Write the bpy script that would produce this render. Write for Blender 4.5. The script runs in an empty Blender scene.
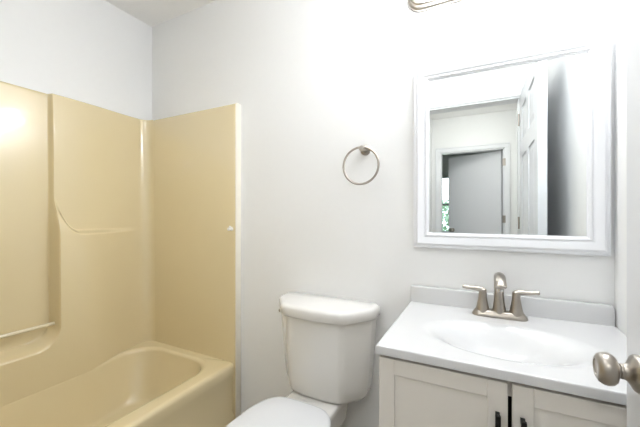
import bpy, bmesh, math, random
from mathutils import Vector, Matrix
import numpy as np

C = bpy.context.scene
COL = C.collection
PI = math.pi

# ------------------------------------------------------------------ camera
cam_d = bpy.data.cameras.new('camera')
cam_d.sensor_width = 36.0
cam_d.lens = 315.74 / 640.0 * 36.0
cam_d.clip_start = 0.01
cam = bpy.data.objects.new('camera', cam_d)
COL.objects.link(cam)
cam.location = (0.0, 0.0, 1.165)
cam.rotation_euler = (PI / 2, 0.0, 0.4715)
C.camera = cam

# ------------------------------------------------------------------ world, exposure
w = bpy.data.worlds.new('world')
C.world = w
w.use_nodes = True
w.node_tree.nodes['Background'].inputs[0].default_value = (0.80, 0.90, 1.0, 1)
w.node_tree.nodes['Background'].inputs[1].default_value = 4.0
C.view_settings.view_transform = 'Standard'
C.view_settings.look = 'None'
C.view_settings.gamma = 1.0
C.view_settings.use_curve_mapping = False
C.view_settings.exposure = 0.0
SHADE_GLOW = 56.0        # frosted shades of the vanity light
HALL_FILL = 38.0
ROOM_FILL = 14.0        # unseen bowl light added as bathroom fill
# the hall glow belongs to an unseen light added to brighten the hall


# ------------------------------------------------------------------ materials
def lin(c):
    return tuple(((v / 255.0) / 12.92 if v <= 10 else ((v / 255.0 + 0.055) / 1.055) ** 2.4) for v in c) + (1.0,)


def mat(name, rgb, rough=0.5, metal=0.0, coat=0.0, noise=0.0, scale=40.0, bump=0.0, spec=0.5, stretch=None):
    m = bpy.data.materials.new(name)
    m.use_nodes = True
    nt = m.node_tree
    b = nt.nodes['Principled BSDF']
    c = lin(rgb)
    b.inputs['Base Color'].default_value = c
    b.inputs['Roughness'].default_value = rough
    b.inputs['Metallic'].default_value = metal
    b.inputs['Coat Weight'].default_value = coat
    b.inputs['Coat Roughness'].default_value = 0.06
    b.inputs['Specular IOR Level'].default_value = spec
    if noise or bump:
        tc = nt.nodes.new('ShaderNodeTexCoord')
        n = nt.nodes.new('ShaderNodeTexNoise')
        n.inputs['Scale'].default_value = scale
        n.inputs['Detail'].default_value = 3
        if stretch:
            mp = nt.nodes.new('ShaderNodeMapping')
            mp.inputs['Scale'].default_value = stretch
            nt.links.new(tc.outputs['Object'], mp.inputs[0])
            nt.links.new(mp.outputs[0], n.inputs['Vector'])
        else:
            nt.links.new(tc.outputs['Object'], n.inputs['Vector'])
        if noise:
            mx = nt.nodes.new('ShaderNodeMix')
            mx.data_type = 'RGBA'
            mx.inputs[6].default_value = tuple(v * (1 - noise) for v in c[:3]) + (1,)
            mx.inputs[7].default_value = tuple(min(1, v * (1 + noise)) for v in c[:3]) + (1,)
            nt.links.new(n.outputs['Fac'], mx.inputs[0])
            nt.links.new(mx.outputs[2], b.inputs['Base Color'])
        if bump:
            bp = nt.nodes.new('ShaderNodeBump')
            bp.inputs['Strength'].default_value = bump
            bp.inputs['Distance'].default_value = 0.002
            nt.links.new(n.outputs['Fac'], bp.inputs['Height'])
            nt.links.new(bp.outputs[0], b.inputs['Normal'])
    return m


def glow(name, rgb, strength):
    m = mat(name, (240, 238, 232), 0.4)
    b = m.node_tree.nodes['Principled BSDF']
    b.inputs['Emission Color'].default_value = rgb + (1,)
    b.inputs['Emission Strength'].default_value = strength
    return m


M = dict(
    wall=mat('wall_paint', (244, 244, 243), 0.55, noise=0.01, scale=30, bump=0.05),
    ceil=mat('ceiling_paint', (252, 251, 249), 0.8, noise=0.01),
    trim=mat('trim_paint', (236, 237, 239), 0.32),
    door=mat('door_paint', (226, 227, 230), 0.30),
    floor=mat('floor_vinyl', (176, 166, 150), 0.4, noise=0.06, scale=8, stretch=(1, 8, 1)),
    fiber=mat('beige_gelcoat', (230, 213, 171), 0.22, coat=1.0, noise=0.012, scale=3, spec=0.45),
    acryl=mat('pale_bar', (232, 220, 190), 0.10, coat=0.6),
    porc=mat('white_porcelain', (233, 231, 227), 0.12, coat=0.5),
    seat=mat('white_seat_plastic', (226, 227, 229), 0.25),
    cab=mat('cabinet_paint', (232, 227, 219), 0.42),
    cabin=mat('cabinet_inside', (60, 54, 46), 0.7),
    top=mat('cultured_marble', (219, 219, 219), 0.18, coat=0.4),
    nickel=mat('brushed_nickel', (172, 165, 156), 0.30, metal=1.0, noise=0.05, scale=60, stretch=(1, 1, 12)),
    chrome=mat('chrome', (215, 215, 215), 0.1, metal=1.0),
    black=mat('black_metal', (22, 21, 21), 0.35, metal=0.4),
    frame=mat('mirror_frame_paint', (240, 241, 244), 0.28),
    mirror=mat('mirror_silver', (243, 246, 245), 0.0, metal=1.0),
    edge=mat('cream_strip', (240, 234, 218), 0.35),
    white=mat('white_plastic', (245, 242, 234), 0.3),
    shade=glow('frosted_shade_lit', (0.92, 0.955, 1.0), SHADE_GLOW),
    roomfill=glow('bath_fill_glow', (0.92, 0.955, 1.0), ROOM_FILL),
    dome=glow('hall_fill_glow', (0.97, 0.98, 0.96), HALL_FILL),
    leaf=mat('leaf_green', (150, 178, 150), 0.5, noise=0.3, scale=20),
    bark=mat('bark', (96, 78, 62), 0.8),
    grass=mat('lawn', (120, 150, 96), 0.8, noise=0.2, scale=6),
)


def glass_mat():
    m = bpy.data.materials.new('window_glass')
    m.use_nodes = True
    b = m.node_tree.nodes['Principled BSDF']
    b.inputs['Base Color'].default_value = (1, 1, 1, 1)
    b.inputs['Roughness'].default_value = 0.0
    b.inputs['Transmission Weight'].default_value = 1.0
    b.inputs['IOR'].default_value = 1.02
    return m


M['glass'] = glass_mat()

# ------------------------------------------------------------------ object helpers
ORI = {}


def tag(o, label=None, cat=None, group=None, kind=None):
    if label:
        o['label'] = label
    if cat:
        o['category'] = cat
    if group:
        o['group'] = group
    if kind:
        o['kind'] = kind
    return o


def empty(name, loc, label=None, cat=None, group=None, kind=None):
    o = bpy.data.objects.new(name, None)
    o.empty_display_size = 0.05
    o.location = loc
    COL.objects.link(o)
    ORI[o.name] = Vector(loc)
    return tag(o, label, cat, group, kind)


class MB:
    """collects geometry in world coordinates, links it as ONE mesh object"""

    def __init__(s):
        s.v = []
        s.f = []

    def add(s, v, f):
        k = len(s.v)
        s.v += [tuple(p) for p in v]
        s.f += [tuple(i + k for i in q) for q in f]
        return s

    def bm(s, b):
        b.verts.index_update()
        s.add([v.co[:] for v in b.verts], [[v.index for v in q.verts] for q in b.faces])
        b.free()
        return s

    def box(s, x0, x1, y0, y1, z0, z1, bev=0.0, seg=2, only=None):
        b = bmesh.new()
        bmesh.ops.create_cube(b, size=1)
        for v in b.verts:
            v.co = Vector((x0 if v.co.x < 0 else x1, y0 if v.co.y < 0 else y1, z0 if v.co.z < 0 else z1))
        if bev:
            bmesh.ops.bevel(b, geom=[e for e in b.edges], offset=bev, segments=seg, affect='EDGES', profile=0.5)
        return s.bm(b)

    def loft(s, loops, cap0=True, cap1=True):
        n = len(loops[0])
        v = [p for l in loops for p in l]
        f = []
        for k in range(len(loops) - 1):
            for i in range(n):
                j = (i + 1) % n
                f.append((k * n + i, k * n + j, (k + 1) * n + j, (k + 1) * n + i))
        if cap0:
            f.append(tuple(range(n - 1, -1, -1)))
        if cap1:
            f.append(tuple((len(loops) - 1) * n + i for i in range(n)))
        return s.add(v, f)

    def lathe(s, prof, o, axis='z', n=32):
        """prof = [(radius, height)]; axis direction as vector or letter"""
        ax = {'x': Vector((1, 0, 0)), 'y': Vector((0, 1, 0)), 'z': Vector((0, 0, 1))}[axis] if isinstance(axis, str) else Vector(axis).normalized()
        t = Vector((0, 0, 1)) if abs(ax.z) < 0.9 else Vector((1, 0, 0))
        u = ax.cross(t).normalized()
        q = ax.cross(u)
        o = Vector(o)
        loops = []
        for r, h in prof:
            r = max(r, 1e-5)
            loops.append([o + ax * h + u * (r * math.cos(2 * PI * i / n)) + q * (r * math.sin(2 * PI * i / n)) for i in range(n)])
        return s.loft(loops)

    def tube(s, pts, rad, n=14, flat=None):
        """sweep along a polyline; rad a number or list of numbers / (ru, rv) pairs"""
        pts = [Vector(p) for p in pts]
        rads = rad if isinstance(rad, list) else [rad] * len(pts)
        loops = []
        up = Vector((0, 0, 1))
        prev = None
        for i, p in enumerate(pts):
            d = (pts[min(i + 1, len(pts) - 1)] - pts[max(i - 1, 0)]).normalized()
            if prev is None:
                t = Vector((0, 1, 0)) if flat is None else Vector(flat)
                if abs(t.dot(d)) > 0.95:
                    t = Vector((1, 0, 0))
            else:
                t = prev
            u = (t - d * t.dot(d)).normalized()
            prev = u
            q = d.cross(u)
            r = rads[i]
            ru, rv = r if isinstance(r, tuple) else (r, r)
            loops.append([p + u * (ru * math.cos(2 * PI * k / n)) + q * (rv * math.sin(2 * PI * k / n)) for k in range(n)])
        return s.loft(loops)

    def build(s, name, m, parent=None, origin=None, smooth=35, label=None, cat=None, group=None, kind=None, fix=True):
        o3 = ORI[parent.name] if parent is not None else Vector(origin if origin is not None else (0, 0, 0))
        me = bpy.data.meshes.new(name)
        me.from_pydata([(a - o3.x, b - o3.y, c - o3.z) for a, b, c in s.v], [], s.f)
        if fix:
            b = bmesh.new()
            b.from_mesh(me)
            bmesh.ops.remove_doubles(b, verts=b.verts, dist=1e-6)
            bmesh.ops.recalc_face_normals(b, faces=b.faces)
            b.to_mesh(me)
            b.free()
        me.materials.append(m)
        if smooth:
            me.shade_smooth()
            me.set_sharp_from_angle(angle=math.radians(smooth))
        ob = bpy.data.objects.new(name, me)
        COL.objects.link(ob)
        if parent is not None:
            ob.parent = parent
        else:
            ob.location = o3
        ORI[ob.name] = o3
        return tag(ob, label, cat, group, kind)


def struct(name, mb, m, **k):
    return mb.build(name, m, kind='structure', smooth=k.pop('smooth', 0), **k)


def rotz(mb, c, a):
    c = Vector(c)
    ca, sa = math.cos(a), math.sin(a)
    mb.v = [(c.x + (x - c.x) * ca - (y - c.y) * sa, c.y + (x - c.x) * sa + (y - c.y) * ca, z) for x, y, z in mb.v]
    return mb


# ------------------------------------------------------------------ the room
XL, XR, YB, YF, ZC = -2.004, 0.402, 1.4025, -0.03, 2.44
OX0, OX1, OZ = -0.60, 0.265, 2.05            # doorway in the front wall
TH = 0.12
HX0, HX1, HY = -0.60, 0.42, -1.77            # hall
FX0, FX1, FY = -2.3, 1.2, -4.2               # far room
YW = YF - TH

struct('floor', MB().box(-2.6, 1.6, FY - 0.2, YB + 0.2, -0.1, 0.0), M['floor'])
struct('ceiling', MB().box(-2.6, 1.6, FY - 0.2, YB + 0.2, ZC, ZC + 0.1), M['ceil'])
struct('wall_back', MB().box(-2.6, 1.6, YB, YB + TH, 0, ZC), M['wall'])
struct('wall_left', MB().box(XL - TH, XL, YW, YB, 0, ZC), M['wall'])
struct('wall_right', MB().box(XR, XR + TH, YW, YB, 0, ZC), M['wall'])
struct('wall_front', MB().box(XL, OX0, YW, YF, 0, ZC).box(OX1, XR, YW, YF, 0, ZC).box(OX0, OX1, YW, YF, OZ, ZC), M['wall'])
struct('wall_hall_left', MB().box(HX0 - TH, HX0, HY, YW, 0, ZC), M['wall'])
struct('wall_hall_right', MB().box(HX1, HX1 + TH, HY, YW, 0, ZC), M['wall'])
DX0, DX1, DZ = -0.49, 0.26, 1.985
struct('wall_hall_end', MB().box(FX0, DX0, HY - 0.1, HY, 0, ZC).box(DX1, FX1, HY - 0.1, HY, 0, ZC)
       .box(DX0, DX1, HY - 0.1, HY, DZ, ZC), M['wall'])
struct('wall_far_left', MB().box(FX0 - TH, FX0, FY, HY - 0.1, 0, ZC), M['wall'])
struct('wall_far_right', MB().box(FX1, FX1 + TH, FY, HY - 0.1, 0, ZC), M['wall'])
WX0, WX1, WZ0, WZ1 = -1.25, -0.35, 0.75, 1.95
struct('wall_far_end', MB().box(FX0, WX0, FY - TH, FY, 0, ZC).box(WX1, FX1, FY - TH, FY, 0, ZC)
       .box(WX0, WX1, FY - TH, FY, 0, WZ0).box(WX0, WX1, FY - TH, FY, WZ1, ZC), M['wall'])


def casing(mb, x0, x1, z, y, d, wd=0.06):
    """flat casing with an eased outer bead round a doorway; d is the side it stands on"""
    ya, yb = sorted((y, y + d * 0.014))
    yc, yd = sorted((y, y + d * 0.019))
    for a, b in ((x0 - wd, x0), (x1, x1 + wd)):
        mb.box(a, b, ya, yb, 0, z, 0.003)
    mb.box(x0 - wd, x1 + wd, ya, yb, z, z + wd, 0.003)
    mb.box(x0 - wd, x0 - wd + 0.014, yc, yd, 0, z + wd - 0.014, 0.003)
    mb.box(x1 + wd - 0.014, x1 + wd, yc, yd, 0, z + wd - 0.014, 0.003)
    mb.box(x0 - wd, x1 + wd, yc, yd, z + wd - 0.014, z + wd, 0.003)
    return mb


t = casing(MB(), OX0, OX1, OZ, YF, 1)
t.box(OX0, OX0 + 0.012, YW, YF, 0, OZ).box(OX1 - 0.012, OX1, YW, YF - 0.03, 0, OZ).box(OX0, OX1, YW, YF, OZ - 0.012, OZ)
struct('trim_1', t, M['trim'])
t = casing(MB(), DX0, DX1, DZ, HY, 1)
t.box(DX0, DX0 + 0.015, HY - 0.1, HY, 0, DZ).box(DX1 - 0.015, DX1, HY - 0.1, HY, 0, DZ).box(DX0, DX1, HY - 0.1, HY, DZ - 0.015, DZ)
struct('trim_2', t, M['trim'])

# window of the far room
wn = empty('window_1', (WX0, FY, WZ0), kind='structure')
f = MB()
for a, b, c, d in ((WX0, WX0 + 0.05, WZ0, WZ1), (WX1 - 0.05, WX1, WZ0, WZ1), (WX0, WX1, WZ0, WZ0 + 0.05), (WX0, WX1, WZ1 - 0.05, WZ1),
                   (WX0, WX1, 1.33, 1.37)):
    f.box(a, b, FY - 0.09, FY - 0.04, c, d, 0.004)
f.box(WX0 - 0.06, WX0, FY, FY + 0.015, WZ0 - 0.06, WZ1 + 0.06).box(WX1, WX1 + 0.06, FY, FY + 0.015, WZ0 - 0.06, WZ1 + 0.06)
f.box(WX0, WX1, FY, FY + 0.015, WZ1, WZ1 + 0.06).box(WX0 - 0.08, WX1 + 0.08, FY, FY + 0.04, WZ0 - 0.04, WZ0)
f.build('window_frame', M['trim'], wn, smooth=0)
MB().box(WX0 + 0.04, WX1 - 0.04, FY - 0.068, FY - 0.064, WZ0 + 0.04, WZ1 - 0.04).build('window_glass', M['glass'], wn, smooth=0)


def panel_leaf(mb, x0, x1, y0, y1, z0, z1):
    """six-panel door leaf standing along x, thickness along y: core, stiles and rails, raised fields on both faces"""
    core = 0.008
    mb.box(x0, x1, y0 + core, y1 - core, z0, z1)
    W, H = x1 - x0, z1 - z0
    st, mid = 0.115 * W / 0.8, 0.10 * W / 0.8
    cols = [(x0 + st, x0 + (W - mid) / 2), (x0 + (W + mid) / 2, x1 - st)]
    rows = [(z0 + 0.24, z0 + 0.80), (z0 + 0.95, z0 + 1.56), (z0 + 1.67, z1 - 0.115)]
    for ya, yb in ((y0, y0 + core), (y1 - core, y1)):
        out = y0 if ya == y0 else y1
        inn = y0 + core if ya == y0 else y1 - core
        mb.box(x0, cols[0][0], ya, yb, z0, z1).box(cols[1][1], x1, ya, yb, z0, z1)
        mb.box(cols[0][1], cols[1][0], ya, yb, z0, z1)
        zs = [z0, rows[0][0], rows[0][1], rows[1][0], rows[1][1], rows[2][0], rows[2][1], z1]
        for a, b in cols:
            for k in range(0, 8, 2):
                mb.box(a, b, ya, yb, zs[k], zs[k + 1])
            for c, d in rows:
                # raised field: chamfered pad
                l0 = [(a + 0.018, inn, c + 0.018), (b - 0.018, inn, c + 0.018), (b - 0.018, inn, d - 0.018), (a + 0.018, inn, d - 0.018)]
                o2 = out + (inn - out) * 0.15
                l1 = [(a + 0.045, o2, c + 0.045), (b - 0.045, o2, c + 0.045), (b - 0.045, o2, d - 0.045), (a + 0.045, o2, d - 0.045)]
                mb.loft([l0, l1])
    return mb


# bathroom door, opened flat alongside the right wall
DXF, DXB, DYH, DYE = 0.258, 0.298, YF + 0.026, 0.836
d1 = empty('door_1', (0.28, DYH, 0.012), kind='structure')
leaf = panel_leaf(MB(), 0.0, DYE - DYH, -0.02, 0.02, 0.012, 2.035)
# swing local x -> world y
leaf.v = [(0.278 - y, DYH + x, z) for x, y, z in leaf.v]
leaf.build('door_leaf', M['door'], d1, smooth=0)
KY, KZ = 0.777, 0.872
kn = MB().lathe([(0.0, -0.002), (0.0335, -0.002), (0.0335, 0.005), (0.031, 0.009), (0.022, 0.014), (0.0160, 0.018), (0.0140, 0.022), (0.0130, 0.024), (0.0, 0.0245)], (DXF, KY, KZ), (-1, 0, 0), 40)
rs = kn.build('rosette', M['nickel'], d1, label='brushed nickel door rosette')
k = MB().lathe([(0.0, 0.020), (0.0135, 0.0235), (0.0140, 0.0255), (0.0135, 0.0275), (0.0110, 0.0285), (0.0110, 0.031), (0.017, 0.032), (0.0240, 0.0345), (0.0285, 0.0395),
                (0.0300, 0.0465), (0.0288, 0.0535), (0.0250, 0.0595), (0.0190, 0.0630), (0.0155, 0.0632), (0.0142, 0.0612), (0.0, 0.0607)],
               (DXF, KY, KZ), (-1, 0, 0), 40)
k.build('door_knob', M['nickel'], d1, label='egg-shaped brushed nickel door knob')
k = MB().lathe([(0.0, -0.002), (0.0325, -0.002), (0.0325, 0.003), (0.030, 0.007), (0.020, 0.010), (0.012, 0.012), (0.011, 0.028), (0.02, 0.033),
                (0.0275, 0.046), (0.0225, 0.06), (0.0, 0.0655)], (DXB, KY, KZ), (1, 0, 0), 32)
k.build('door_knob', M['nickel'], d1)
MB().box(0.266, 0.290, DYE - 0.001, DYE + 0.0015, KZ - 0.03, KZ + 0.03).build('latch_plate', M['nickel'], d1, smooth=0)
for z in (0.25, 1.05, 1.82):
    MB().lathe([(0.006, 0), (0.006, 0.09)], (0.252, DYH - 0.004, z), 'z', 14).build('door_hinge', M['nickel'], d1)

# far door at the end of the hall, ajar into the room beyond
A2 = math.radians(25)
hp = (DX1 - 0.016, HY - 0.10, 0)
d2 = empty('door_2', (hp[0], hp[1], 0.012), kind='structure')
leaf = MB().box(hp[0] - 0.715, hp[0], hp[1], hp[1] + 0.035, 0.012, DZ - 0.02, 0.002)
rotz(leaf, hp, A2)
leaf.build('door_leaf', M['door'], d2, smooth=0)
for z in (0.25, 1.05, 1.76):
    MB().box(DX1 - 0.0195, DX1 - 0.0145, HY - 0.055, HY - 0.01, z, z + 0.09).box(DX1 - 0.02, DX1 + 0.012, HY + 0.0135, HY + 0.0165, z, z + 0.09).build('door_hinge', M['nickel'], d2, smooth=0)
kp = rotz(MB().lathe([(0.03, 0), (0.03, 0.006), (0.011, 0.01), (0.011, 0.03), (0.026, 0.04), (0.026, 0.055), (0.0, 0.066)], (hp[0] - 0.65, hp[1] + 0.035, 0.93), (0, 1, 0), 24), hp, A2)
kp.build('door_knob', M['nickel'], d2)

# unseen light added on the hall ceiling to brighten the hall
hl = empty('fill_light', (-0.1, -0.95, ZC), 'unseen round light added on the hall ceiling to brighten the hall', 'light')
MB().lathe([(0.0, 0), (0.15, 0), (0.15, -0.02), (0.14, -0.025), (0.0, -0.025)], (-0.1, -0.95, ZC), 'z', 40).build('fill_base', M['nickel'], hl)
MB().lathe([(0.135, -0.025), (0.135, -0.04), (0.12, -0.065), (0.08, -0.085), (0.0, -0.092)], (-0.1, -0.95, ZC), 'z', 40).build('fill_dome', M['dome'], hl)

# unseen bowl light added near the door to fill the bathroom and ceiling
BLX, BLY = -0.70, 0.40
hl = empty('fill_light', (BLX, BLY, ZC), 'unseen bowl light added below the bathroom ceiling as fill', 'light')
MB().lathe([(0.0, 0), (0.07, 0), (0.07, -0.015), (0.05, -0.025), (0.0, -0.025)], (BLX, BLY, ZC), 'z', 40).build('fill_base', M['nickel'], hl)
MB().lathe([(0.012, -0.02), (0.012, -0.27)], (BLX, BLY, ZC), 'z', 16).build('stem', M['nickel'], hl)
MB().lathe([(0.0, -0.262), (0.10, -0.25), (0.15, -0.235), (0.145, -0.26), (0.13, -0.285), (0.09, -0.31), (0.0, -0.322)], (BLX, BLY, ZC), 'z', 40).build('fill_dome', M['roomfill'], hl)

# what stands outside the far window
random.seed(4)
sh = empty('shrub', (-1.0, -6.2, 0.0), 'green leafy shrub outside the far window seen in the mirror', 'shrub')
MB().tube([(-1.0, -6.2, 0), (-0.98, -6.2, 0.5), (-1.02, -6.2, 1.0)], [0.03, 0.025, 0.015]).build('stem', M['bark'], sh)
lf = MB()
for i in range(900):
    a, b, r = random.uniform(0, 2 * PI), random.uniform(-1, 1), random.uniform(0.3, 1) ** 0.5
    q = math.sqrt(1 - b * b)
    p = Vector((-1.0 + 0.75 * r * q * math.cos(a), -6.2 + 0.55 * r * q * math.sin(a), 0.92 + 0.62 * r * b))
    n = Vector((random.uniform(-1, 1), random.uniform(-1, 1), random.uniform(-.6, 1))).normalized()
    u = n.orthogonal().normalized()
    v = n.cross(u)
    s = random.uniform(0.05, 0.09)
    lf.add([p - u * s, p - v * s * 0.45 + n * 0.008, p + u * s, p + v * s * 0.45 + n * 0.008], [(0, 1, 2), (0, 2, 3)])
lf.build('foliage', M['leaf'], sh, smooth=0, fix=False)
struct('ground', MB().box(-12, 10, -18, FY - 0.2, -0.15, -0.05), M['grass'])

# ------------------------------------------------------------------ one-piece tub and shower surround
TY1 = 1.36          # face of the end panel
TY0 = YF            # other end
TX1 = -1.225        # outer end of the flange
ZR, ZS = 0.325, 1.785
YM = 0.655          # middle of the long wall
UE = 0.166
tub = empty('tub_shower_unit', (-1.6, 0.66, 0.0),
            'one-piece beige fibreglass bathtub and shower surround in the left corner', 'bathtub')


def sstep(a, b, x):
    t_ = np.clip((x - a) / (b - a), 0, 1)
    return t_ * t_ * (3 - 2 * t_)


def dense(lo, hi, base, spots):
    """1-D coordinates, finer near the spots (centre, half width, step)"""
    xs = [lo]
    while xs[-1] < hi - 1e-6:
        st = base
        for c, h, q in spots:
            if abs(xs[-1] + st * 0.5 - c) < h:
                st = min(st, q)
        xs.append(min(hi, xs[-1] + st))
    return np.array(xs)


ys = dense(TY0 + 0.004, TY1, 0.014, [(YM + UE, 0.045, 0.002), (YM - UE, 0.045, 0.002), (YM + UE + 0.085, 0.075, 0.003), (YM - UE - 0.08, 0.06, 0.006),
                                     (TY1, 0.08, 0.004), (TY0, 0.08, 0.008)])
zs = dense(ZR - 0.135, ZS, 0.016, [(1.16, 0.14, 0.0025), (0.49, 0.06, 0.004), (ZS, 0.03, 0.004), (0.58, 0.08, 0.008)])
Y, Z = np.meshgrid(ys, zs)
U = np.abs(Y - YM)
draft = 0.020 * np.clip(1 - (Z - ZR) / (ZS - ZR), 0, 1)
# recess: rounded rectangle |u|<UE, z>ZB, open at the top
ZB, RC = 0.50, 0.10
qx = U - (UE - RC)
qz = (ZB + RC) - Z
sd = np.where((qx > 0) & (qz > 0), np.hypot(qx, qz) - RC, np.maximum(U - UE, np.where(qz > 0, ZB - Z, -1.0)))
below = sstep(ZB + 0.10, ZB - 0.02, Z)
wid_out = 0.008 + 0.030 * below                      # the sill slopes more than the jambs
edge = sstep(-wid_out, 0.006 + 0.0 * wid_out, sd)
# ledge with the upswept horn beside the recess
s_ = np.clip((U - UE + 0.004) / 0.125, 0, 1)
ZL = 1.066 + 0.205 * (1 - s_) ** 2.6
slope = 0.205 * 2.6 * (1 - s_) ** 1.6 / 0.125
dn = (ZL - Z) / np.sqrt(1 + slope ** 2)
low = sstep(-0.013, 0.016, dn)
tp = np.clip((U - UE - 0.10) / (0.655 - UE - 0.10), 0, 1)     # both steps die away towards the corners
tp = tp * tp * (3 - 2 * tp)
h = 0.034 * (1 - 0.75 * tp) + 0.060 * (1 - tp) * low * sstep(1.285, 1.05, Z)
# the horn tapers out to the upper panel plane
P = 0.006 + draft * 1.0 + edge * h
rad = 0.060                                          # coved inside corners
for yy, sg in ((TY1, 1), (TY0 + 0.004, -1)):
    d = rad - np.abs(yy - Y)
    c = np.where(d > 0, rad - np.sqrt(np.clip(rad * rad - np.clip(d, 0, rad) ** 2, 0, None)), 0)
    P = P + c
d = 0.012 - (ZS - Z)                                 # eased top edge
P = P - np.where(d > 0, 0.012 - np.sqrt(np.clip(0.000144 - np.clip(d, 0, 0.012) ** 2, 0, None)), 0) * 0.6
nz, ny = Y.shape
mb = MB()
vv = [(XL + P[i, j], Y[i, j], Z[i, j]) for i in range(nz) for j in range(ny)]
ff = [(i * ny + j, i * ny + j + 1, (i + 1) * ny + j + 1, (i + 1) * ny + j) for i in range(nz - 1) for j in range(ny - 1)]
b0 = len(vv)
ring = [(0, j) for j in range(ny)] + [(i, ny - 1) for i in range(1, nz)] + [(nz - 1, j) for j in range(ny - 2, -1, -1)] + [(i, 0) for i in range(nz - 2, 0, -1)]
for i, j in ring:
    vv.append((XL + 0.001, Y[i, j], Z[i, j]))
for k_ in range(len(ring)):
    a, b = ring[k_], ring[(k_ + 1) % len(ring)]
    ff.append((a[0] * ny + a[1], b[0] * ny + b[1], b0 + (k_ + 1) % len(ring), b0 + k_))
ff.append(tuple(b0 + k_ for k_ in range(len(ring))))
mb.add(vv, ff)
mb.build('long_wall_panel', M['fiber'], tub, smooth=50)

# end panels with a rounded front flange
def end_panel(y_face, y_wall, name):
    s = 1 if y_wall > y_face else -1
    r = 0.012
    pts = [(XL + 0.03, y_wall - s * 0.001), (XL + 0.03, y_face)]
    x1 = TX1
    pts += [(x1 - 0.10, y_face)]
    for k_ in range(7):
        a = PI / 2 * k_ / 6
        pts.append((x1 - r + r * math.sin(a), y_face + s * (r - r * math.cos(a))))
    pts += [(x1, y_wall - s * 0.001)]
    p = MB()
    loops = []
    for z, ins in ((ZR - 0.03, 0), (ZS - 0.010, 0), (ZS - 0.003, 0.003), (ZS, 0.010)):
        l = []
        for i, (x, y) in enumerate(pts):
            yy = y
            if abs(y - y_face) < r + 1e-6 and i not in (0, len(pts) - 1):
                yy = y + s * ins
            l.append((min(x, x1 - ins * 0.5), yy, z))
        loops.append(l)
    p.loft(loops)
    # flange leg running down to the floor beside the apron
    p.box(x1 - 0.035, x1, min(y_face + s * 0.004, y_wall - s * 0.001), max(y_face + s * 0.004, y_wall - s * 0.001), 0.0, ZR - 0.02, 0.006)
    return p.build(name, M['fiber'], tub, smooth=50)


end_panel(TY1, YB, 'end_panel')
end_panel(TY0 + 0.012, TY0, 'end_panel')
MB().box(TX1 - 0.003, TX1 + 0.006, TY1 + 0.001, YB - 0.0005, 0.0, ZS + 0.001, 0.003).build('edge_strip', M['edge'], tub, label='cream strip up the front edge of the surround')


# the tub itself
def rrect(x0, x1, y0, y1, r, z, n=10):
    """rounded rectangle; r = radius or 4 radii for corners (x1y1, x0y1, x0y0, x1y0)"""
    rr = r if isinstance(r, (list, tuple)) else [r] * 4
    out = []
    for (cx, cy, a0, q) in ((x1, y1, 0, rr[0]), (x0, y1, PI / 2, rr[1]), (x0, y0, PI, rr[2]), (x1, y0, 1.5 * PI, rr[3])):
        sx = -1 if cx == x1 else 1
        sy = -1 if cy == y1 else 1
        for k_ in range(n + 1):
            a = a0 + PI / 2 * k_ / n
            out.append(Vector((cx + sx * q + q * math.cos(a), cy + sy * q + q * math.sin(a), z)))
    return out


TA = TX1 - 0.012      # apron plane
X0 = XL + 0.02
tb = MB()
loops = []
yo0, yo1 = TY0 + 0.006, TY1 + 0.012
# apron and outer skirt, from the floor up and over
loops.append(rrect(X0, TA, yo0, yo1, 0.004, 0.0))
loops.append(rrect(X0, TA, yo0, yo1, 0.004, 0.03))
loops.append(rrect(X0, TA - 0.014, yo0, yo1, 0.004, 0.05))
loops.append(rrect(X0, TA - 0.012, yo0, yo1, 0.004, 0.22))
loops.append(rrect(X0, TA - 0.002, yo0, yo1, 0.004, 0.26))
loops.append(rrect(X0, TA, yo0, yo1, 0.004, ZR - 0.022))
for k_ in range(1, 6):
    a = PI / 2 * k_ / 5
    loops.append(rrect(X0, TA - 0.022 * (1 - math.cos(a)), yo0, yo1, 0.004, ZR - 0.022 + 0.022 * math.sin(a)))
# rim and basin
bx0, bx1, by0, by1 = XL + 0.082, -1.335, 0.10, 1.298
R4 = [0.15, 0.17, 0.17, 0.15]
loops.append(rrect(bx0 - 0.03, bx1 + 0.03, by0 - 0.04, by1 + 0.022, [q + 0.02 for q in R4], ZR))
for k_ in range(0, 6):
    a = PI / 2 * k_ / 5
    e = 0.022 * math.sin(a)
    loops.append(rrect(bx0 - 0.022 + e, bx1 + 0.022 - e, by0 - 0.022 + e, by1 + 0.018 - e * 0.9, R4, ZR - 0.022 * (1 - math.cos(a))))
for q, z in ((0.15, 0.26), (0.45, 0.17), (0.75, 0.10), (0.9, 0.068), (1.0, 0.055), (1.15, 0.047)):
    loops.append(rrect(bx0 + 0.07 * q, bx1 - 0.06 * q, by0 + 0.24 * q, by1 - 0.10 * q, [0.15 - 0.03 * q] * 4, z))
def densify(l, m=14):
    """extra points along the four straight sides of a rounded rectangle"""
    out, q = [], len(l) // 4
    for c_ in range(4):
        out += l[c_ * q:(c_ + 1) * q]
        p0, p1 = l[(c_ + 1) * q - 1], l[((c_ + 1) * q) % len(l)]
        out += [p0.lerp(p1, k_ / m) for k_ in range(1, m)]
    return out


loops = [densify(l) for l in loops]
for l in loops[-13:]:
    for v in l:
        if v.x < (bx0 + bx1) / 2:          # the basin narrows where the thick lower wall stands
            q = min(1.0, max(0.0, (1.27 - v.y) / 0.36))
            v.x += 0.040 * q * q * (3 - 2 * q)
tb.loft(loops, cap0=True, cap1=True)
tb.build('bathtub', M['fiber'], tub, smooth=60)
dr = MB().lathe([(0.0, 0.0), (0.034, 0.0), (0.034, 0.004), (0.028, 0.006), (0.02, 0.003), (0.0, 0.003)], (-1.615, 1.08, 0.047), 'z', 32)
dr.build('tub_drain', M['chrome'], tub)
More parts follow.
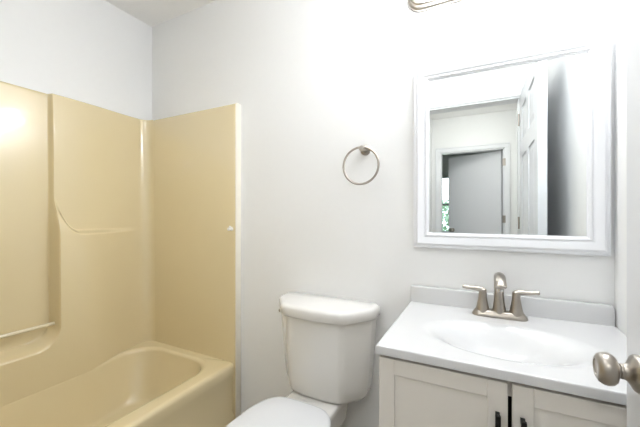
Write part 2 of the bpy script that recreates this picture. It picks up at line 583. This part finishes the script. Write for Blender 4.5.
# bar across the recess
gb = MB().tube([(XL + 0.062, YM - UE - 0.012, 0.605), (XL + 0.062, YM + UE + 0.012, 0.605)], 0.0085, 20)
gb.build('towel_bar', M['acryl'], tub, label='pale slim bar across the recess of the surround')

# small clip on the end panel
cl = MB().lathe([(0.0, 0), (0.011, 0), (0.011, 0.004), (0.006, 0.006), (0.005, 0.018), (0.009, 0.021), (0.0095, 0.026), (0.006, 0.030), (0.0, 0.031)],
                (-1.252, TY1, 1.078), (0, -1, 0), 20)
cl.tube([(-1.252, TY1 - 0.016, 1.084), (-1.247, TY1 - 0.022, 1.094), (-1.240, TY1 - 0.022, 1.092), (-1.237, TY1 - 0.02, 1.082)], 0.0035, 8)
cl.build('wall_hook', M['white'], None, origin=(-1.252, TY1, 1.078), label='tiny white hook on the beige tub end panel near its front edge', cat='hook')

# ------------------------------------------------------------------ toilet
TCX = -0.645
toi = empty('toilet', (TCX, 1.1, 0), 'white two-piece toilet with closed lid between tub and vanity', 'toilet')


def tank_loop(hw, fw, yb, ys_, yf, bow, z, rb=0.02, n=6, rc=0.02):
    """plan of the tank: straight back, short sides, angled corners, bowed front"""
    pts = [(-hw, yb), (hw, yb), (hw, ys_), (fw, yf), (-fw, yf), (-hw, ys_)]
    # order: anticlockwise from back-left would be clockwise; fillet each corner
    out = []
    m_ = len(pts)
    for i in range(m_):
        p0, p1, p2 = Vector(pts[i - 1]), Vector(pts[i]), Vector(pts[(i + 1) % m_])
        r = rb if i < 2 else rc
        a = (p0 - p1).normalized()
        b = (p2 - p1).normalized()
        for k_ in range(n + 1):
            t_ = k_ / n
            q = (p1 + a * r) * (1 - t_) ** 2 + p1 * 2 * t_ * (1 - t_) + (p1 + b * r) * t_ ** 2
            out.append(q)
        if i == 3:
            for k_ in range(1, 8):
                t_ = k_ / 8
                x = (fw - r) * (1 - 2 * t_)
                out.append(Vector((x, yf)))
    res = []
    for q in out:
        y = q.y
        if bow and abs(q.x) < fw and q.y < (ys_ + yf) / 2:
            y -= bow * (1 - (q.x / fw) ** 2)
        res.append(Vector((TCX + q.x, y, z)))
    return res


tk = MB()
lp = []
for z, k_ in ((0.354, 0.86), (0.360, 0.93), (0.376, 0.975), (0.41, 1.0), (0.55, 1.055), (0.735, 1.12)):
    hw, fw = 0.208 * k_, 0.128 * k_ ** 0.5
    lp.append(tank_loop(hw, fw, 1.390, 1.300 - 0.09 * (k_ - 1), 1.212 - 0.16 * (k_ - 1), 0.014, z))
tk.loft(lp)
tk.build('tank', M['porc'], toi, smooth=40)
ld = MB()
lp = []
for z, ins in ((0.712, 0.010), (0.7125, 0.003), (0.716, 0.0), (0.748, 0.0), (0.7555, 0.003), (0.760, 0.009), (0.7625, 0.020)):
    lp.append(tank_loop(0.245 - ins, 0.150 - ins * 0.6, 1.394 - ins * 0.5, 1.296 + ins * 0.3, 1.176 + ins, 0.014, z, rc=0.03, rb=0.035))
ld.loft(lp)
ld.build('tank_lid', M['porc'], toi, smooth=50)
lv = MB().lathe([(0.013, 0), (0.013, 0.006), (0.008, 0.009), (0.007, 0.016)], (TCX - 0.224, 1.345, 0.702), (-1, 0, 0), 20)
lv.tube([(TCX - 0.238, 1.345, 0.702), (TCX - 0.239, 1.32, 0.698), (TCX - 0.236, 1.29, 0.688)], [(0.005, 0.007), (0.005, 0.006), (0.005, 0.008)], 10)
lv.build('flush_lever', M['nickel'], toi, label='small nickel flush lever')


def egg(hw, yb, yc, yf, z, n=48, eb=4.6):
    out = []
    for k_ in range(n):
        a = 2 * PI * k_ / n
        c, s = math.cos(a), math.sin(a)
        if s >= 0:
            x = hw * math.copysign(abs(c) ** (2 / eb), c)
            y = yc + (yb - yc) * abs(s) ** (2 / eb)
            x *= 1 - 0.17 * ((y - yc) / (yb - yc)) ** 2
        else:
            x = hw * math.copysign(abs(c) ** (2 / 2.15), c)
            y = yc - (yc - yf) * abs(s) ** (2 / 2.15)
        out.append(Vector((TCX + x, y, z)))
    return out


pd = MB()
lp = [egg(0.105, 1.30, 1.0, 0.80, 0.0), egg(0.105, 1.30, 1.0, 0.80, 0.02), egg(0.096, 1.28, 1.0, 0.815, 0.04), egg(0.092, 1.27, 1.0, 0.80, 0.12),
      egg(0.105, 1.25, 0.97, 0.745, 0.20), egg(0.14, 1.20, 0.93, 0.69, 0.28), egg(0.168, 1.14, 0.90, 0.655, 0.335), egg(0.172, 1.12, 0.89, 0.648, 0.352),
      egg(0.170, 1.118, 0.89, 0.65, 0.358), egg(0.12, 1.05, 0.89, 0.69, 0.358), egg(0.11, 1.03, 0.89, 0.70, 0.33), egg(0.05, 0.96, 0.88, 0.80, 0.22)]
pd.loft(lp)
pd.build('bowl', M['porc'], toi, smooth=50)
dk = MB()
lp = [rrect(TCX - 0.09, TCX + 0.09, 1.06, 1.375, 0.03, 0.22), rrect(TCX - 0.115, TCX + 0.105, 1.06, 1.385, 0.03, 0.32),
      rrect(TCX - 0.126, TCX + 0.110, 1.06, 1.388, 0.03, 0.345), rrect(TCX - 0.123, TCX + 0.107, 1.064, 1.386, 0.03, 0.3525), rrect(TCX - 0.114, TCX + 0.098, 1.072, 1.376, 0.03, 0.3555)]
dk.loft(lp)
dk.build('deck', M['porc'], toi, smooth=50)
st = MB()
lp = [egg(0.172, 1.085, 0.88, 0.645, 0.361), egg(0.178, 1.09, 0.88, 0.64, 0.366), egg(0.178, 1.09, 0.88, 0.64, 0.374), egg(0.174, 1.087, 0.88, 0.643, 0.379)]
st.loft(lp)
st.build('seat', M['seat'], toi, smooth=50)
sl = MB()
lp = [egg(0.172, 1.110, 0.88, 0.641, 0.381), egg(0.178, 1.115, 0.88, 0.636, 0.384), egg(0.179, 1.116, 0.88, 0.635, 0.392), egg(0.175, 1.113, 0.88, 0.639, 0.398),
      egg(0.165, 1.104, 0.88, 0.65, 0.401), egg(0.10, 1.03, 0.88, 0.72, 0.404)]
sl.loft(lp)
sl.build('seat_lid', M['seat'], toi, smooth=50)
for sx in (-1, 1):
    MB().box(TCX + sx * 0.075 - 0.018, TCX + sx * 0.075 + 0.018, 1.085, 1.112, 0.357, 0.381, 0.005).build('seat_hinge', M['seat'], toi)

# ------------------------------------------------------------------ vanity cabinet
VX0, VX1, VF = -0.264, 0.392, 0.905
ZT = 0.764
van = empty('vanity_cabinet', (0.07, 1.15, 0), 'light grey shaker vanity cabinet with two doors under the white sink top', 'cabinet')
cb = MB()
cb.box(VX0, VX0 + 0.016, VF, YB - 0.004, 0, ZT).box(VX1 - 0.016, VX1, VF, YB - 0.004, 0, ZT)
cb.box(VX0 + 0.016, VX1 - 0.016, VF + 0.02, YB - 0.004, 0.09, 0.106)
cb.box(VX0 + 0.016, VX1 - 0.016, VF, VF + 0.018, 0.715, ZT)          # face-frame top rail
cb.box(VX0 + 0.016, VX1 - 0.016, VF, VF + 0.018, 0.085, 0.125)
cb.box(VX0 + 0.016, VX1 - 0.016, VF + 0.05, VF + 0.062, 0, 0.085)
cb.box(VX0 + 0.016, VX0 + 0.04, VF, VF + 0.018, 0.125, 0.715).box(VX1 - 0.04, VX1 - 0.016, VF, VF + 0.018, 0.125, 0.715)
cb.build('carcass', M['cab'], van, smooth=0)
MB().box(VX0 + 0.017, VX1 - 0.017, YB - 0.03, YB - 0.018, 0.107, 0.70).build('cabinet_back', M['cabin'], van, smooth=0)


def shaker(x0, x1, z0, z1, hx):
    y0, y1 = 0.886, 0.9045
    wst = 0.044
    m_ = MB()
    m_.box(x0, x0 + wst, y0, y1, z0, z1, 0.0015, 1).box(x1 - wst, x1, y0, y1, z0, z1, 0.0015, 1)
    m_.box(x0 + wst, x1 - wst, y0, y1, z0, z0 + wst, 0.0015, 1).box(x0 + wst, x1 - wst, y0, y1, z1 - wst, z1, 0.0015, 1)
    m_.box(x0 + wst - 0.004, x1 - wst + 0.004, y0 + 0.005, y1 - 0.004, z0 + wst - 0.004, z1 - wst + 0.004)
    d = m_.build('cabinet_door', M['cab'], van, smooth=0)
    h_ = MB()
    h_.box(hx - 0.006, hx + 0.006, y0 - 0.032, y0 - 0.022, 0.55, 0.686, 0.002)
    h_.box(hx - 0.005, hx + 0.005, y0 - 0.023, y0 + 0.001, 0.668, 0.68, 0.001).box(hx - 0.005, hx + 0.005, y0 - 0.023, y0 + 0.001, 0.556, 0.568, 0.001)
    h_.build('pull_handle', M['black'], d, smooth=0, label='black bar pull')


shaker(VX0 + 0.003, 0.058, 0.10, 0.754, 0.036)
shaker(0.067, VX1 - 0.003, 0.10, 0.754, 0.088)

# ------------------------------------------------------------------ vanity top with moulded basin
CX0, CX1, CF, CB, CZ = -0.269, XR - 0.002, 0.877, YB - 0.002, 0.7885
BCX, BCY, BA, BB, BD = 0.060, 1.088, 0.243, 0.158, 0.084
ed = 0.005
xs_ = np.linspace(CX0 + ed, CX1 - 0.001, 110)
yy_ = np.linspace(CF + ed, CB, 96)
vt = MB()
vv = []
for y in yy_:
    for x in xs_:
        # deepest point lies a little towards the tap
        rx, ry = (x - BCX) / BA, (y - BCY) / BB
        r = math.hypot(rx, ry)
        dz = 0.0
        if r < 1:
            r2 = math.hypot(rx, (y - BCY - 0.03 * (1 - r)) / BB)
            g = min(1.0, r2)
            dz = BD * (0.5 + 0.5 * math.cos(PI * g ** 1.25))
        vv.append((x, y, CZ - dz))
nx_, ny_ = len(xs_), len(yy_)
ff = [(j * nx_ + i, j * nx_ + i + 1, (j + 1) * nx_ + i + 1, (j + 1) * nx_ + i) for j in range(ny_ - 1) for i in range(nx_ - 1)]
ringi = [i for i in range(nx_)] + [j * nx_ + nx_ - 1 for j in range(1, ny_)] + [(ny_ - 1) * nx_ + i for i in range(nx_ - 2, -1, -1)] + [j * nx_ for j in range(ny_ - 2, 0, -1)]
prev = ringi
for off, dz in ((0.6, 0.0004), (0.85, 0.0016), (1.0, 0.0045), (1.0, 0.024)):
    cur = []
    for q in ringi:
        x, y, z = vv[q]
        xx = x - ed * off if x < CX0 + ed + 1e-6 else x
        yq = y - ed * off if y < CF + ed + 1e-6 else y
        cur.append(len(vv))
        vv.append((xx, yq, CZ - dz))
    for k_ in range(len(ringi)):
        n_ = (k_ + 1) % len(ringi)
        ff.append((prev[k_], prev[n_], cur[n_], cur[k_]))
    prev = cur
# underside: ring inwards leaving the bowl free to hang through
cur = []
for q in prev:
    x, y, z = vv[q]
    cur.append(len(vv))
    a = math.atan2((y - BCY) / BB, (x - BCX) / BA)
    vv.append((BCX + (BA + 0.012) * math.cos(a), BCY + (BB + 0.012) * math.sin(a), CZ - 0.024))
for k_ in range(len(prev)):
    n_ = (k_ + 1) % len(prev)
    ff.append((prev[k_], prev[n_], cur[n_], cur[k_]))
vt.add(vv, ff)
top = empty('bathroom_sink', (0.065, 1.14, ZT), 'glossy white vanity top with moulded oval basin and backsplash', 'sink')
vt.build('basin_top', M['top'], top, smooth=50)
# backsplash with rounded upper corners
bs = MB()
prof = []
zt, zb, r = 0.857, CZ - 0.002, 0.014
x0, x1 = CX0 + 0.001, XR - 0.004
prof = [(x0, zb), (x1, zb)]
for k_ in range(7):
    a = PI / 2 * k_ / 6
    prof.append((x1 - r + r * math.cos(a), zt - r + r * math.sin(a)))
for k_ in range(5):
    a = PI / 2 + PI / 2 * k_ / 4
    prof.append((x0 + 0.004 + 0.004 * math.cos(a), zt - 0.004 + 0.004 * math.sin(a)))
cxm, czm = (x0 + x1) / 2, (zt + zb) / 2
lp = []
for y, ins in ((CB, 0), (CB - 0.0165, 0), (CB - 0.0188, 0.0010), (CB - 0.020, 0.0035)):
    lp.append([(x + (ins if x < cxm else -ins), y, z - (ins if z > czm else 0)) for x, z in prof])
bs.loft(lp)
bs.build('backsplash', M['top'], top, smooth=40)
zdr = CZ - BD + 0.002
MB().lathe([(0.0, 0), (0.022, 0), (0.022, 0.003), (0.018, 0.0045), (0.015, 0.002), (0.0, 0.004)], (BCX, BCY + 0.03, zdr), 'z', 32).build('sink_drain', M['chrome'], top, label='chrome sink drain')

# ------------------------------------------------------------------ faucet
FXC, FYC = 0.059, 1.325
fa = empty('faucet', (FXC, FYC, CZ), 'brushed nickel two-handle faucet on the white vanity top', 'faucet')


def stadium(hx, hy, r, z, n=10, cx=FXC, cy=FYC):
    return rrect(cx - hx, cx + hx, cy - hy, cy + hy, r, z, n)


MB().loft([stadium(0.088, 0.027, 0.026, CZ - 0.001), stadium(0.089, 0.028, 0.027, CZ + 0.003), stadium(0.087, 0.026, 0.025, CZ + 0.009),
           stadium(0.081, 0.0215, 0.021, CZ + 0.018), stadium(0.078, 0.019, 0.0185, CZ + 0.021), stadium(0.072, 0.014, 0.0135, CZ + 0.022)]).build('base_plate', M['nickel'], fa, smooth=50)
for sx in (-1, 1):
    hx = FXC + sx * 0.0535
    h_ = MB()
    h_.lathe([(0.0245, 0.012), (0.0235, 0.02), (0.020, 0.032), (0.0165, 0.05), (0.0140, 0.068), (0.0132, 0.080), (0.0136, 0.088), (0.0125, 0.095), (0.008, 0.0985), (0.0, 0.099)], (hx, FYC, CZ), 'z', 28)
    hb = h_.build('handle', M['nickel'], fa)
    l_ = MB().tube([(hx - sx * 0.004, FYC, CZ + 0.090), (hx + sx * 0.008, FYC - 0.001, CZ + 0.0945), (hx + sx * 0.022, FYC - 0.003, CZ + 0.0965), (hx + sx * 0.05, FYC - 0.006, CZ + 0.0985), (hx + sx * 0.066, FYC - 0.008, CZ + 0.1005), (hx + sx * 0.0685, FYC - 0.008, CZ + 0.1005)],
                   [(0.0118, 0.0105), (0.0118, 0.0105), (0.0105, 0.009), (0.0095, 0.0075), (0.009, 0.0070), (0.007, 0.005)], 16, flat=(0, 1, 0))
    l_.build('lever', M['nickel'], hb)
sp = MB()
sp.lathe([(0.024, 0.012), (0.0225, 0.022), (0.0195, 0.04), (0.0172, 0.06), (0.016, 0.085), (0.0155, 0.10)], (FXC, FYC, CZ), 'z', 28)
sp.tube([(FXC, FYC, CZ + 0.085), (FXC, FYC - 0.001, CZ + 0.118), (FXC, FYC - 0.006, CZ + 0.138), (FXC, FYC - 0.020, CZ + 0.150), (FXC, FYC - 0.045, CZ + 0.150), (FXC, FYC - 0.075, CZ + 0.140), (FXC, FYC - 0.100, CZ + 0.129), (FXC, FYC - 0.103, CZ + 0.127)],
        [(0.0158, 0.0158), (0.0165, 0.0165), (0.0172, 0.0165), (0.0178, 0.0150), (0.0184, 0.0130), (0.0186, 0.0115), (0.0184, 0.0105), (0.016, 0.008)], 20, flat=(1, 0, 0))
spo = sp.build('spout', M['nickel'], fa, smooth=60)
MB().lathe([(0.0, 0.0), (0.0095, 0.0), (0.0095, 0.016), (0.0, 0.016)], (FXC, FYC - 0.088, CZ + 0.112), 'z', 20).build('aerator', M['chrome'], spo)
MB().lathe([(0.003, 0), (0.003, 0.06), (0.0055, 0.062), (0.0055, 0.072), (0.003, 0.075)], (FXC, FYC + 0.021, CZ + 0.012), 'z', 14).build('lift_rod', M['nickel'], fa)

# ------------------------------------------------------------------ mirror
MX0, MX1, MZ0, MZ1 = -0.257, 0.3885, 1.022, 1.783
mir = empty('wall_mirror', ((MX0 + MX1) / 2, YB, MZ0), 'rectangular wall mirror in a wide white stepped frame above the vanity', 'mirror')
fr = MB()
lp = []
# (distance in from the outer edge, distance off the wall)
for ins, off in ((0.0, 0.001), (0.0, 0.018), (0.002, 0.022), (0.006, 0.024), (0.012, 0.0245), (0.016, 0.0295), (0.020, 0.031), (0.040, 0.026), (0.048, 0.0205), (0.0485, 0.023), (0.053, 0.0245), (0.0565, 0.023), (0.0575, 0.019), (0.064, 0.0165), (0.064, 0.010), (0.0, 0.001)):
    y = YB - off
    lp.append([(MX0 + ins, y, MZ0 + ins), (MX1 - ins, y, MZ0 + ins), (MX1 - ins, y, MZ1 - ins), (MX0 + ins, y, MZ1 - ins)])
fr.loft(lp, cap0=False, cap1=False)
fr.build('frame', M['frame'], mir, smooth=25)
MB().box(MX0 + 0.060, MX1 - 0.060, YB - 0.0145, YB - 0.008, MZ0 + 0.060, MZ1 - 0.060).build('mirror_glass', M['mirror'], mir, smooth=0)

# ------------------------------------------------------------------ towel ring
TRX, TRZ = -0.477, 1.458
tr = empty('towel_ring', (TRX, YB, TRZ), 'round brushed nickel towel ring on the wall above the toilet', 'towel ring')
MB().lathe([(0.0, 0.0005), (0.024, 0.0005), (0.024, 0.006), (0.021, 0.010), (0.013, 0.012), (0.0115, 0.03), (0.012, 0.043), (0.0125, 0.058), (0.010, 0.062), (0.0, 0.0625)], (TRX, YB, TRZ), (0, -1, 0), 32).build('wall_post', M['nickel'], tr)
RR = 0.083
RC_ = (TRX - 0.007, YB - 0.050, TRZ - RR + 0.006)
rg = MB()
lp = []
n, m_ = 72, 12
for i in range(n):
    a = 2 * PI * i / n
    d = Vector((math.cos(a), 0, math.sin(a)))
    c = Vector(RC_) + d * RR
    lp.append([c + d * (0.0052 * math.cos(2 * PI * j / m_)) + Vector((0, 1, 0)) * (0.0052 * math.sin(2 * PI * j / m_)) for j in range(m_)])
lp.append(lp[0])
rg.loft(lp, False, False)
rg.build('ring', M['nickel'], tr)

# ------------------------------------------------------------------ vanity light
LX0, LX1, LZ0, LZ1 = -0.283, 0.395, 2.028, 2.150
vl = empty('vanity_light', ((LX0 + LX1) / 2, YB, LZ0), 'brushed nickel vanity light bar at the top edge above the mirror', 'light')


def stad_xz(ins, y, n=14):
    r = (LZ1 - LZ0) / 2 - ins
    cz = (LZ0 + LZ1) / 2
    rr = (LZ1 - LZ0) / 2
    out = []
    for k_ in range(n + 1):
        a = PI / 2 + PI * k_ / n
        out.append((LX0 + rr + r * math.cos(a), y, cz + r * math.sin(a)))
    for k_ in range(n + 1):
        a = -PI / 2 + PI * k_ / n
        out.append((LX1 - rr + r * math.cos(a), y, cz + r * math.sin(a)))
    return out


MB().loft([stad_xz(0.0, YB - 0.0005), stad_xz(0.0, YB - 0.012), stad_xz(0.003, YB - 0.016), stad_xz(0.010, YB - 0.018), stad_xz(0.012, YB - 0.030),
           stad_xz(0.016, YB - 0.034), stad_xz(0.022, YB - 0.035)]).build('back_plate', M['nickel'], vl, smooth=40)
for k_ in range(3):
    lx = (LX0 + LX1) / 2 + 0.022 + (k_ - 1) * 0.245
    a = MB().tube([(lx, YB - 0.03, 2.10), (lx, YB - 0.05, 2.125), (lx, YB - 0.06, 2.17), (lx, YB - 0.075, 2.20), (lx, YB - 0.10, 2.21), (lx, YB - 0.112, 2.195), (lx, YB - 0.113, 2.175)], 0.008, 12).build('lamp_arm', M['nickel'], vl)
    MB().lathe([(0.0, 0), (0.026, 0), (0.026, 0.022), (0.020, 0.030), (0.0, 0.032)], (lx, YB - 0.113, 2.152), 'z', 24).build('socket_cup', M['nickel'], a)
    MB().lathe([(0.0, 0.0), (0.053, 0.0), (0.056, 0.004), (0.052, 0.05), (0.044, 0.10), (0.034, 0.115), (0.0, 0.117)], (lx, YB - 0.113, 2.042), 'z', 32).build('glass_shade', M['shade'], vl, label='lit frosted glass shade')
